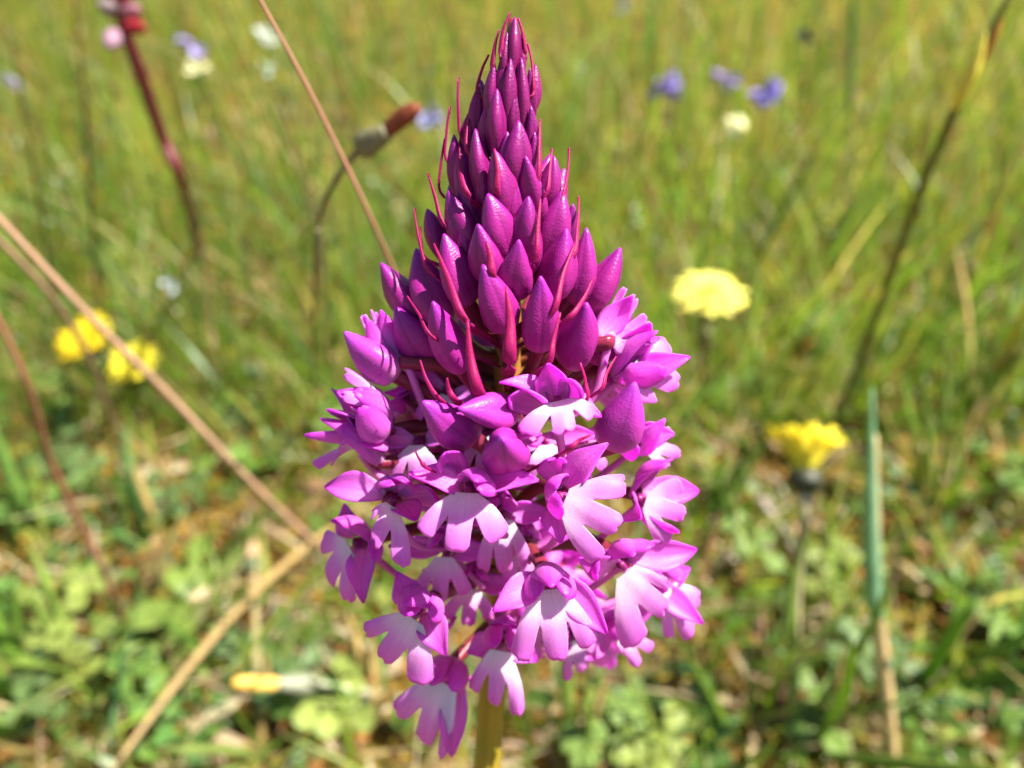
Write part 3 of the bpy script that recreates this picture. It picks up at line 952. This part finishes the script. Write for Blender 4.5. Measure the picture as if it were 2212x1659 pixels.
closed_head([G(980, 1560, -.002), Z(880, 1512, .240), Z(760, 1490, .228), Z(690, 1478, .222), Z(598, 1476, .215), Z(502, 1474, .208)], 'closed yellow tipped flower bud lying on its pale stalk near the ground', rad=.0030, ray=(.92, .62, .14), stemcol=(.5, .47, .33), inv=(.22, .23, .15))
closed_head([G(1540, 560, -.002), Z(1552, 400, .46), Z(1562, 320, .45), Z(1578, 282, .445), Z(1596, 268, .44), Z(1606, 262, .438)], 'pale cream bud nodding on a pale stalk below the violet flowers', rad=.0075, ray=(.85, .82, .5), stemcol=(.55, .55, .3), inv=(.80, .76, .40), stem_r=.0016)
closed_head([G(676, 900, -.002), Z(680, 640, .155), Z(690, 480, .135), Z(725, 390, .128), Z(772, 326, .125), Z(838, 284, .121), Z(906, 228, .118)], 'curved stalk ending in a grey brown bud with a rust red tip', rad=.0023, ray=(.24, .065, .03), stemcol=(.19, .15, .06), inv=(.17, .16, .08), stem_r=.0005)


# ---- violet milkwort-like flowers, white florets
def small_flower(u, v, z, size, n, color, label, spread=1.0, name='violet_flower', group=None, foot_dv=180):
    c = Z(u, v, z)
    foot = np.array([c[0] + random.uniform(-.01, .01), c[1] + .01, 0])
    foot[2] = ground_z(foot[0], foot[1])
    t = thing(name, foot, label, 'flower', group)
    part('stem', tube([foot - np.array([0, 0, .003]), (foot + c) / 2 + np.array([.003, 0, 0]), c - np.array([0, 0, .001])], [.0006, .0005, .0005], n=14, seg=6), M_DRY, t, foot, (.10, .14, .04))
    for k in range(n):
        d = nrm(np.array([random.uniform(-1, 1), random.uniform(-1, .4), random.uniform(-.6, .8)]))
        p0 = c + d * size * .25 * spread
        p1 = c + d * size * (.7 + .4 * random.random()) * spread
        nn = nrm(np.cross(d, [random.uniform(-1, 1), .3, .5]))
        j_ = random.uniform(.75, 1.2)
        part('petal', blade(c, p1, nn, size * .55, PETAL, bow=.12, cup=.5, th=.0002, nt=7, ns=5), M_RAY, t, c, tuple(x * j_ for x in color))
    return t


VIO = (.44, .36, .86)
small_flower(1436, 190, .46, .011, 8, VIO, 'loose cluster of violet blue petals near the orchid tip', spread=1.25)
small_flower(1460, 168, .47, .007, 4, (.46, .38, .84), 'small violet petals above the loose violet cluster')
small_flower(1402, 212, .46, .006, 4, (.40, .40, .8), 'tiny pale violet bloom under the loose violet cluster')
small_flower(1565, 166, .47, .011, 6, (.48, .34, .82), 'single round violet bloom on a thin stem')
small_flower(1652, 208, .45, .012, 8, (.38, .30, .86), 'deep violet blue bloom beside the dark upright stem')
small_flower(930, 248, .42, .010, 6, (.42, .40, .82), 'pale violet bloom behind the rust red bud tip')
small_flower(416, 100, .42, .011, 5, (.40, .34, .66), 'pale lilac bloom above a cream petal in the far grass')
small_flower(428, 148, .41, .008, 4, (.75, .72, .45), 'cream petals under the pale lilac bloom', name='cream_flower')
small_flower(568, 80, .45, .009, 5, (.8, .82, .85), 'white bloom in the grass beside the pinkish stem', name='white_flower')
small_flower(578, 146, .44, .007, 4, (.62, .75, .68), 'small greenish white bloom below the white one', name='white_flower')
small_flower(372, 604, .33, .007, 4, (.7, .74, .88), 'small bluish white bloom low in the moss', name='white_flower')
small_flower(1740, 80, .55, .010, 5, (.05, .05, .12), 'dark withered bloom far back in the grass', name='withered_flower')
small_flower(1345, 12, .8, .012, 4, (.5, .5, .75), 'lilac bloom at the far edge of the meadow')
small_flower(40, 190, .3, .007, 4, (.55, .5, .7), 'pale lilac bloom beside the dark green thin stem')

# ---- the maroon orchid stalk at the back
mo = thing('maroon_orchid', G(430, 560), 'dark maroon flower stalk with red and lilac blooms at its top', 'orchid')
mfoot = G(430, 560, -.003)
part('stem', tube([mfoot, Z(400, 420, .26), Z(352, 300, .235), Z(300, 150, .215), Z(268, 60, .205), Z(240, -60, .195)], [.0020, .0018, .0019, .0020, .0018, .001], n=30, seg=10), M_DRY, mo, mfoot, (.15, .02, .03))
for (u, v, du, dv, c_, sz) in [(275, 60, 40, 0, (.30, .02, .03), .0045), (262, 75, -30, 30, (.34, .20, .28), .0050), (280, 40, 20, -24, (.36, .16, .22), .005), (256, 20, -44, -6, (.30, .24, .24), .006), (252, 8, 20, -34, (.3, .03, .06), .006)]:
    a, b = Z(u, v, .204), Z(u + du, v + dv, .198)
    part('bloom', budmesh(a, b, sz, .1, seed=int(u), prof=[(0, .35), (.3, .9), (.6, 1), (.85, .7), (1, .25)]), M_RAY, mo, a, c_)


# ---- low herbs: rosettes with single leaves
def herb(u, v, n, Ln, wd, col, label, shape=OVAL, h=0.006, lift=.35, group='low herbs with spreading leaves', ang0=None, spread=6.28):
    c = G(u, v)
    t = thing('low_herb', c, label, 'herb', group)
    a0 = random.uniform(0, 6.28) if ang0 is None else ang0
    for k in range(n):
        a = a0 + spread * k / n + random.uniform(-.25, .25)
        l_ = Ln * random.uniform(.7, 1.15)
        d = np.array([math.cos(a), math.sin(a), lift * random.uniform(.4, 1.5)])
        b0 = c + np.array([math.cos(a), math.sin(a), 0]) * .001 + np.array([0, 0, -.001])
        j_ = random.uniform(.75, 1.25)
        part('leaf', blade(b0, c + nrm(d) * l_ + np.array([0, 0, h]), (0, 0, 1), wd * l_, shape, bow=.10, tipcurl=-.06, cup=.25, th=.0003, nt=9, ns=5, wave=.05), M_LEAF, t, b0, tuple(x * j_ for x in col))
    return t


LG = (.21, .30, .055)
DG = (.12, .22, .04)
BG = (.15, .25, .085)
HERBS = [
    (470, 1345, 7, .030, .34, LG, 'light green rosette between the reddish brown stem and the golden dry leaf', LEAF),
    (430, 1585, 5, .018, .55, (.12, .26, .06), 'low herb with rounded leaves below the golden dry leaf', OVAL),
    (380, 1480, 4, .020, .42, LG, 'small herb with an upright oval leaf beside the golden dry leaf', OVAL),
    (90, 1330, 6, .034, .22, (.12, .24, .05), 'herb with long drooping leaves under the reddish brown stem', LEAF),
    (640, 1420, 6, .017, .4, DG, 'dark low herb above the fallen yellow tipped bud', OVAL),
    (1770, 760, 5, .026, .4, BG, 'blue green herb with a broad pale leaf beside the rush foot', LEAF),
    (1390, 1560, 9, .013, .4, BG, 'small grey green frilly herb to the right of the orchid stem', OVAL),
    (1500, 1610, 6, .018, .5, (.10, .22, .05), 'herb with rounded leaves between the orchid and the pale upright stalk', OVAL),
    (2010, 1600, 7, .018, .4, DG, 'dark green low herb right of the straw stem foot', OVAL),
    (580, 1010, 7, .018, .45, DG, 'clump of small leaves under the long slanting stem', OVAL),
    (1600, 880, 7, .020, .35, DG, 'low herb under the flat yellow flower head', LEAF),
    (2100, 1330, 7, .022, .35, DG, 'leafy dark herb right of the bleached straw stem', LEAF),
]
for h_ in HERBS:
    herb(*h_, group=None)


# ---- grass tufts whose blades stand apart
def tuft(u, v, n, Ln, wd, col, label, aim=None, spread=.7, straw=.15):
    c = G(u, v)
    t = thing('grass_tuft', c, label, 'grass')
    for k in range(n):
        a = random.uniform(0, 6.28)
        tilt = spread * random.uniform(.2, 1.0)
        d = nrm(np.array([math.cos(a) * tilt, math.sin(a) * tilt, 1]))
        l_ = Ln * random.uniform(.6, 1.15)
        b0 = c + np.array([random.uniform(-.004, .004), random.uniform(-.004, .004), -.002])
        tip = b0 + d * l_
        cc = STRAW if random.random() < straw else col
        j_ = random.uniform(.7, 1.3)
        part('blade', blade(b0, tip, nrm(np.array([math.cos(a), math.sin(a), .3]) + rng.normal(0, .3, 3)), wd * random.uniform(.7, 1.2), STRAP, bow=-.1 * random.random(), tipcurl=-.1 * random.random(), cup=.5, th=.0002, nt=12, ns=4, twist=random.uniform(-.8, .8)), M_LEAF, t, b0, tuple(x * j_ for x in cc))
    return t


G1, G2, G3 = (.17, .31, .04), (.23, .33, .06), (.13, .27, .08)
tuft(1735, 1600, 8, .085, .0036, G2, 'fresh green grass tuft round the foot of the pale upright stalk', spread=.55)
tuft(2010, 1480, 7, .075, .0036, G1, 'broad bladed green tuft right of the straw stem', spread=1.0)
tuft(90, 1560, 9, .070, .0040, G1, 'coarse green grass tuft under the reddish brown stem', spread=1.1)
tuft(200, 1480, 6, .060, .0034, G2, 'pale green tuft of arching blades left of the golden dry leaf', spread=1.1)
tuft(60, 1160, 7, .06, .0045, (.16, .28, .06), 'broad pale grass tuft left of the reddish brown stem', spread=.9)
tuft(560, 1640, 5, .050, .0042, (.25, .32, .08), 'pale yellowish grass tuft below the fallen yellow tipped bud', spread=1.3)
tuft(1560, 1090, 7, .055, .0030, G1, 'upright green grass tuft between the orchid and the cupped yellow flower', spread=.6)
tuft(2000, 1120, 8, .080, .0036, G2, 'green grass tuft behind the cupped yellow flower head', spread=.8)
tuft(2080, 900, 9, .085, .0034, G1, 'wide green grass tuft below the rush', spread=.8)
tuft(330, 1200, 7, .05, .0030, G3, 'dark green tuft between the two brown stems', spread=.7)
tuft(1250, 1640, 5, .05, .0032, G2, 'grass tuft right beside the orchid stem foot', spread=.6)
tuft(820, 1560, 6, .04, .0030, G3, 'low blue green tuft beside the fallen bud stalk', spread=1.2)


# ---- clover plants and fallen dead leaves that can be told apart
CL = []
LANDMARKS = [((470, 1345), 'the light green rosette'), ((290, 1390), 'the reddish brown stem'), ((560, 1475), 'the fallen yellow tipped bud'), ((1712, 1560), 'the cupped yellow flower stalk'), ((1930, 1600), 'the bleached straw stem'), ((1770, 1000), 'the foot of the rush'), ((1510, 860), 'the stalk of the flat yellow flower'), ((250, 950), 'the two left yellow flowers'), ((780, 1200), 'the dry leaf end behind the orchid'), ((400, 1500), 'the golden dry leaf'), ((1250, 1620), 'the orchid stem'), ((2100, 1330), 'the leafy dark herb'), ((90, 1330), 'the herb with drooping leaves'), ((580, 1010), 'the clump of small leaves'), ((2080, 900), 'the wide grass tuft below the rush'), ((1500, 1610), 'the round leaved herb')]


def near(u, v):
    return min(LANDMARKS, key=lambda q_: (q_[0][0] - u) ** 2 + (q_[0][1] - v) ** 2)[1]


for k in range(24):
    while True:
        u, v = random.uniform(-60, 2270), random.uniform(860, 1690)
        if not (820 < u < 1420 and v < 1500) and all((u - a) ** 2 + (v - b) ** 2 > 110 ** 2 for a, b in CL):
            break
    CL.append((u, v))
    c = G(u, v)
    cn, col = random.choice([('green', (.14, .25, .05)), ('light green', (.20, .30, .07)), ('dull green', (.14, .22, .07)), ('yellowish green', (.25, .31, .07))])
    nl = random.randint(2, 4)
    t = thing('clover_plant', c, '%s clover plant with %s round leaves near %s' % (cn, {2: 'two', 3: 'three', 4: 'four'}[nl], near(u, v)), 'clover', 'clover plants low in the turf')
    for q_ in range(nl):
        a = random.uniform(0, 6.28)
        hc = c + np.array([math.cos(a) * random.uniform(.006, .014), math.sin(a) * random.uniform(.006, .014), random.uniform(.008, .020)])
        st_ = part('leaf_stem', tube([c - np.array([0, 0, .001]), (c + hc) / 2 + np.array([0, 0, .003]), hc], [.0004, .0004], n=7, seg=5), M_LEAF, t, c, (.2, .24, .06))
        tiltv = np.array([random.uniform(-.4, .4), random.uniform(-.5, .2), 1])
        a0 = random.uniform(0, 6.28)
        sz = random.uniform(.006, .0105)
        for m_ in range(3):
            aa = a0 + m_ * 2.094
            d = np.array([math.cos(aa), math.sin(aa), 0])
            d = nrm(d - tiltv * (d @ tiltv) / (tiltv @ tiltv))
            j_ = random.uniform(.85, 1.15)
            part('leaflet', blade(hc, hc + d * sz, tiltv, sz * .85, [(0, .1), (.25, .55), (.6, .95), (.8, 1), (.95, .75), (1, .45)], bow=.04, cup=.3, th=.0002, nt=6, ns=5), M_LEAF, st_, hc, tuple(x * j_ for x in col))
for k in range(60):
    while True:
        u, v = random.uniform(-60, 2270), random.uniform(780, 1690)
        if not (850 < u < 1400 and v < 1400):
            break
    c = G(u, v, .003)
    a = random.uniform(0, 6.28)
    Ln_ = random.uniform(.010, .032)
    dn, dcol = random.choice([('straw coloured', (.55, .43, .28)), ('tan', (.46, .31, .18)), ('bleached', (.62, .54, .38)), ('brown', (.36, .21, .13))])
    e = c + np.array([math.cos(a) * Ln_, math.sin(a) * Ln_, random.uniform(-.002, .008)])
    o = part('dead_leaf', blade(c - np.array([0, 0, .003]), e, nrm(np.array([random.uniform(-.5, .5), random.uniform(-.5, .5), 1])), random.uniform(.0028, .0065), LEAF, bow=random.uniform(0, .15), cup=random.uniform(.3, 1), th=.0003, nt=9, ns=5, twist=random.uniform(-1, 1), side=random.uniform(-.1, .1)), M_LEAF, None, c, dcol)
    tag(o, '%s %s dead leaf lying near %s' % ('long' if Ln_ > .021 else 'short', dn, near(u, v)), 'dead leaf', 'dead leaves fallen on the moss')


# ------------------------------------------------------------------ grass and litter (uncountable)
ORC_AX = np.array([0, 0.06])


def keep(v, nb, nv, minz=.135):
    """drop blades that would stand in front of the orchid or too near the lens"""
    q = (v.reshape(-1, 3) - CAMP) @ R3
    z = -q[:, 2]
    u = q[:, 0] / np.maximum(z, 1e-4)
    bad = (z < minz) & (z > -.02)
    dx = np.hypot(v[..., 0] - ORC_AX[0], v[..., 1] - ORC_AX[1]).reshape(-1)
    bad |= (dx < .035) & (v[..., 2].reshape(-1) > .03)
    return ~bad.reshape(nb, nv).any(1)


def grass_mesh(name, x, y, h, wd, lean, curve, cols, segs=5, minz=.135):
    nb = len(x)
    t = np.linspace(0, 1, segs)
    az = rng.uniform(0, 2 * math.pi, nb)
    d = np.stack([np.cos(az), np.sin(az), np.zeros(nb)], 1)
    fa = rng.uniform(0, 2 * math.pi, nb)
    side = np.stack([np.cos(fa), np.sin(fa), rng.uniform(-.15, .15, nb)], 1)
    base = np.stack([x, y, ground_z(x, y) - .002], 1)
    horiz = (lean[:, None] * t[None] + curve[:, None] * t[None] ** 2.2)
    vert = t[None] * np.sqrt(np.clip(1 - (lean[:, None] * .6) ** 2, .1, 1)) - .35 * np.abs(curve)[:, None] * t[None] ** 3
    c = base[:, None] + (h[:, None] * horiz)[..., None] * d[:, None] + (h[:, None] * vert)[..., None] * np.array([0, 0, 1])
    c[..., 2] = np.maximum(c[..., 2], base[:, None, 2] + .0005 + .004 * t[None])
    w = wd[:, None] * (1 - t[None] ** 2.2) * .5 * (.7 + .3 * np.sin(np.clip(t * 3, 0, 1.57)))[None] + .00008
    v = np.stack([c - side[:, None] * w[..., None], c + side[:, None] * w[..., None]], 2)
    k = keep(v, nb, segs * 2, minz)
    v = v[k]
    cols = cols[k]
    nb = len(v)
    co = np.repeat(cols[:, None], segs * 2, 1).reshape(-1, 3)
    i0 = (np.arange(nb) * segs * 2)[:, None] + np.arange(segs - 1)[None] * 2
    f = np.stack([i0, i0 + 1, i0 + 3, i0 + 2], -1).reshape(-1, 4)
    return mesh_from(name, v.reshape(-1, 3), f, cols=co)


PAL = np.array([[.17, .28, .035], [.23, .32, .045], [.12, .23, .04], [.28, .34, .06], [.12, .25, .10], [.38, .29, .11], [.52, .43, .22], [.27, .15, .07]])
PROB = np.array([.20, .22, .12, .17, .09, .09, .07, .05])


def pick(n, prob=PROB):
    c = PAL[rng.choice(len(PAL), n, p=prob / prob.sum())]
    return c * rng.uniform(.55, 1.25, (n, 1))


def scatter(n, y0, y1, power=1.0, wide=.95, extra=.1):
    y = y0 + (y1 - y0) * rng.random(n) ** power
    r_ = rng.uniform(-1, 1, n)
    x = r_ * (y * wide + extra)
    m_ = rng.random(n) < .3                       # thinner cover beyond the sides
    x[m_] = (np.sign(r_) * (1 + 1.6 * np.abs(r_)))[m_] * (y * wide + extra)[m_]
    return x, y


def clump(x, y):
    return .5 + .5 * np.sin(31 * x + 11 * np.sin(9 * y)) * np.sin(27 * y + 7 * np.sin(13 * x))


# tall thin blades, farther off
n = 37000
x, y = scatter(n, .24, 2.4, 1.5, 1.0, .15)
h = rng.uniform(.05, .15, n) * np.interp(y, [.24, .4, .8], [.45, .8, 1.1])
m1 = rng.random(n) < (.35 + .65 * clump(x, y))
x, y, h = x[m1], y[m1], h[m1]
n = len(x)
o = add('meadow_grass', grass_mesh('meadow_grass', x, y, h, rng.uniform(.0009, .0026, n), rng.uniform(0, .45, n), rng.uniform(-.1, .5, n), pick(n)), M_GRASS)
o['kind'] = 'stuff'
tag(o, 'tall thin green and straw coloured meadow grass filling the background', 'grass')
# short near blades
n = 12500
x, y = scatter(n, .02, .50, .8, 1.0, .16)
h = rng.uniform(.012, .05, n)
m1 = rng.random(n) < (.25 + .75 * clump(x + .3, y))
x, y, h = x[m1], y[m1], h[m1]
n = len(x)
o = add('short_grass', grass_mesh('short_grass', x, y, h, rng.uniform(.0010, .0030, n), rng.uniform(.1, .9, n), rng.uniform(-.2, .7, n), pick(n)), M_GRASS)
o['kind'] = 'stuff'
tag(o, 'short green grass blades close to the mossy ground', 'grass')
# far meadow
n = 22000
x, y = scatter(n, 2.2, 14, 1.6, 1.1, .5)
o = add('far_grass', grass_mesh('far_grass', x, y, rng.uniform(.1, .25, n), rng.uniform(.004, .010, n), rng.uniform(0, .5, n), rng.uniform(0, .5, n), pick(n), segs=4), M_GRASS)
o['kind'] = 'stuff'
tag(o, 'far grass of the meadow beyond the flowers', 'grass')
# litter of dead straw
n = 9000
x, y = scatter(n, .0, .9, 1.1, 1.0, .15)
c = np.array([[.46, .36, .22], [.34, .22, .12], [.58, .48, .33], [.20, .12, .07]])[rng.choice(4, n, p=[.4, .25, .2, .15])] * rng.uniform(.7, 1.15, (n, 1))
o = add('straw_litter', grass_mesh('straw_litter', x, y, rng.uniform(.008, .035, n), rng.uniform(.001, .0042, n), rng.uniform(1.2, 1.6, n), rng.uniform(-.2, .3, n), c), M_GRASS)
o['kind'] = 'stuff'
tag(o, 'pale dead straw scattered over the moss', 'litter')


# small leaflets of clover and moss
def leaflets(name, n, y0, y1, size, label, pal, power=1.0):
    x, y = scatter(n, y0, y1, power, 1.0, .15)
    m_ = rng.random(n) < (.3 + .7 * clump(x * 1.7 + .1, y * 1.7))
    x, y = x[m_], y[m_]
    n = len(x)
    z = ground_z(x, y) + rng.uniform(.0, .016, n) * rng.random(n)
    s = size * rng.uniform(.5, 1.3, n)
    nn = np.stack([rng.normal(0, .5, n), rng.normal(0, .5, n), np.ones(n)], 1)
    nn /= np.linalg.norm(nn, axis=1, keepdims=True)
    a = np.cross(nn, np.stack([np.cos(np.arange(n) * 2.4), np.sin(np.arange(n) * 2.4), np.zeros(n)], 1))
    a /= np.linalg.norm(a, axis=1, keepdims=True)
    b = np.cross(nn, a)
    ring = [(-1, 0, 0), (-.45, .5, .12), (.35, .55, .1), (1, 0, -.15), (.35, -.55, .1), (-.45, -.5, .12), (0, 0, -.08)]
    c = np.stack([x, y, z], 1)
    v = np.stack([c + a * (p * s)[:, None] + b * (q_ * s)[:, None] + nn * (r_ * s)[:, None] for p, q_, r_ in ring], 1)
    k = keep(v, n, 7)
    v = v[k]
    n = len(v)
    tri = np.array([(0, 6, 1), (1, 6, 2), (2, 6, 3), (3, 6, 4), (4, 6, 5), (5, 6, 0)])
    f = ((np.arange(n) * 7)[:, None, None] + tri[None]).reshape(-1, 3)
    pal = np.array(pal)
    co = pal[rng.integers(0, len(pal), n)] * rng.uniform(.65, 1.3, (n, 1))
    o = add(name, mesh_from(name, v.reshape(-1, 3), f, cols=np.repeat(co, 7, 0)), M_GRASS)
    o['kind'] = 'stuff'
    tag(o, label, 'ground cover')


leaflets('clover_leaflets', 10000, .0, .9, .0052, 'small green leaflets of ground cover between the grasses', [(.14, .25, .05), (.20, .30, .07), (.10, .19, .06), (.15, .24, .08), (.27, .33, .08)], 1.2)
leaflets('moss_shoots', 50000, .0, .9, .0027, 'golden brown moss shoots on the bare ground', [(.33, .19, .035), (.27, .20, .035), (.18, .17, .03), (.36, .16, .045)], 1.2)
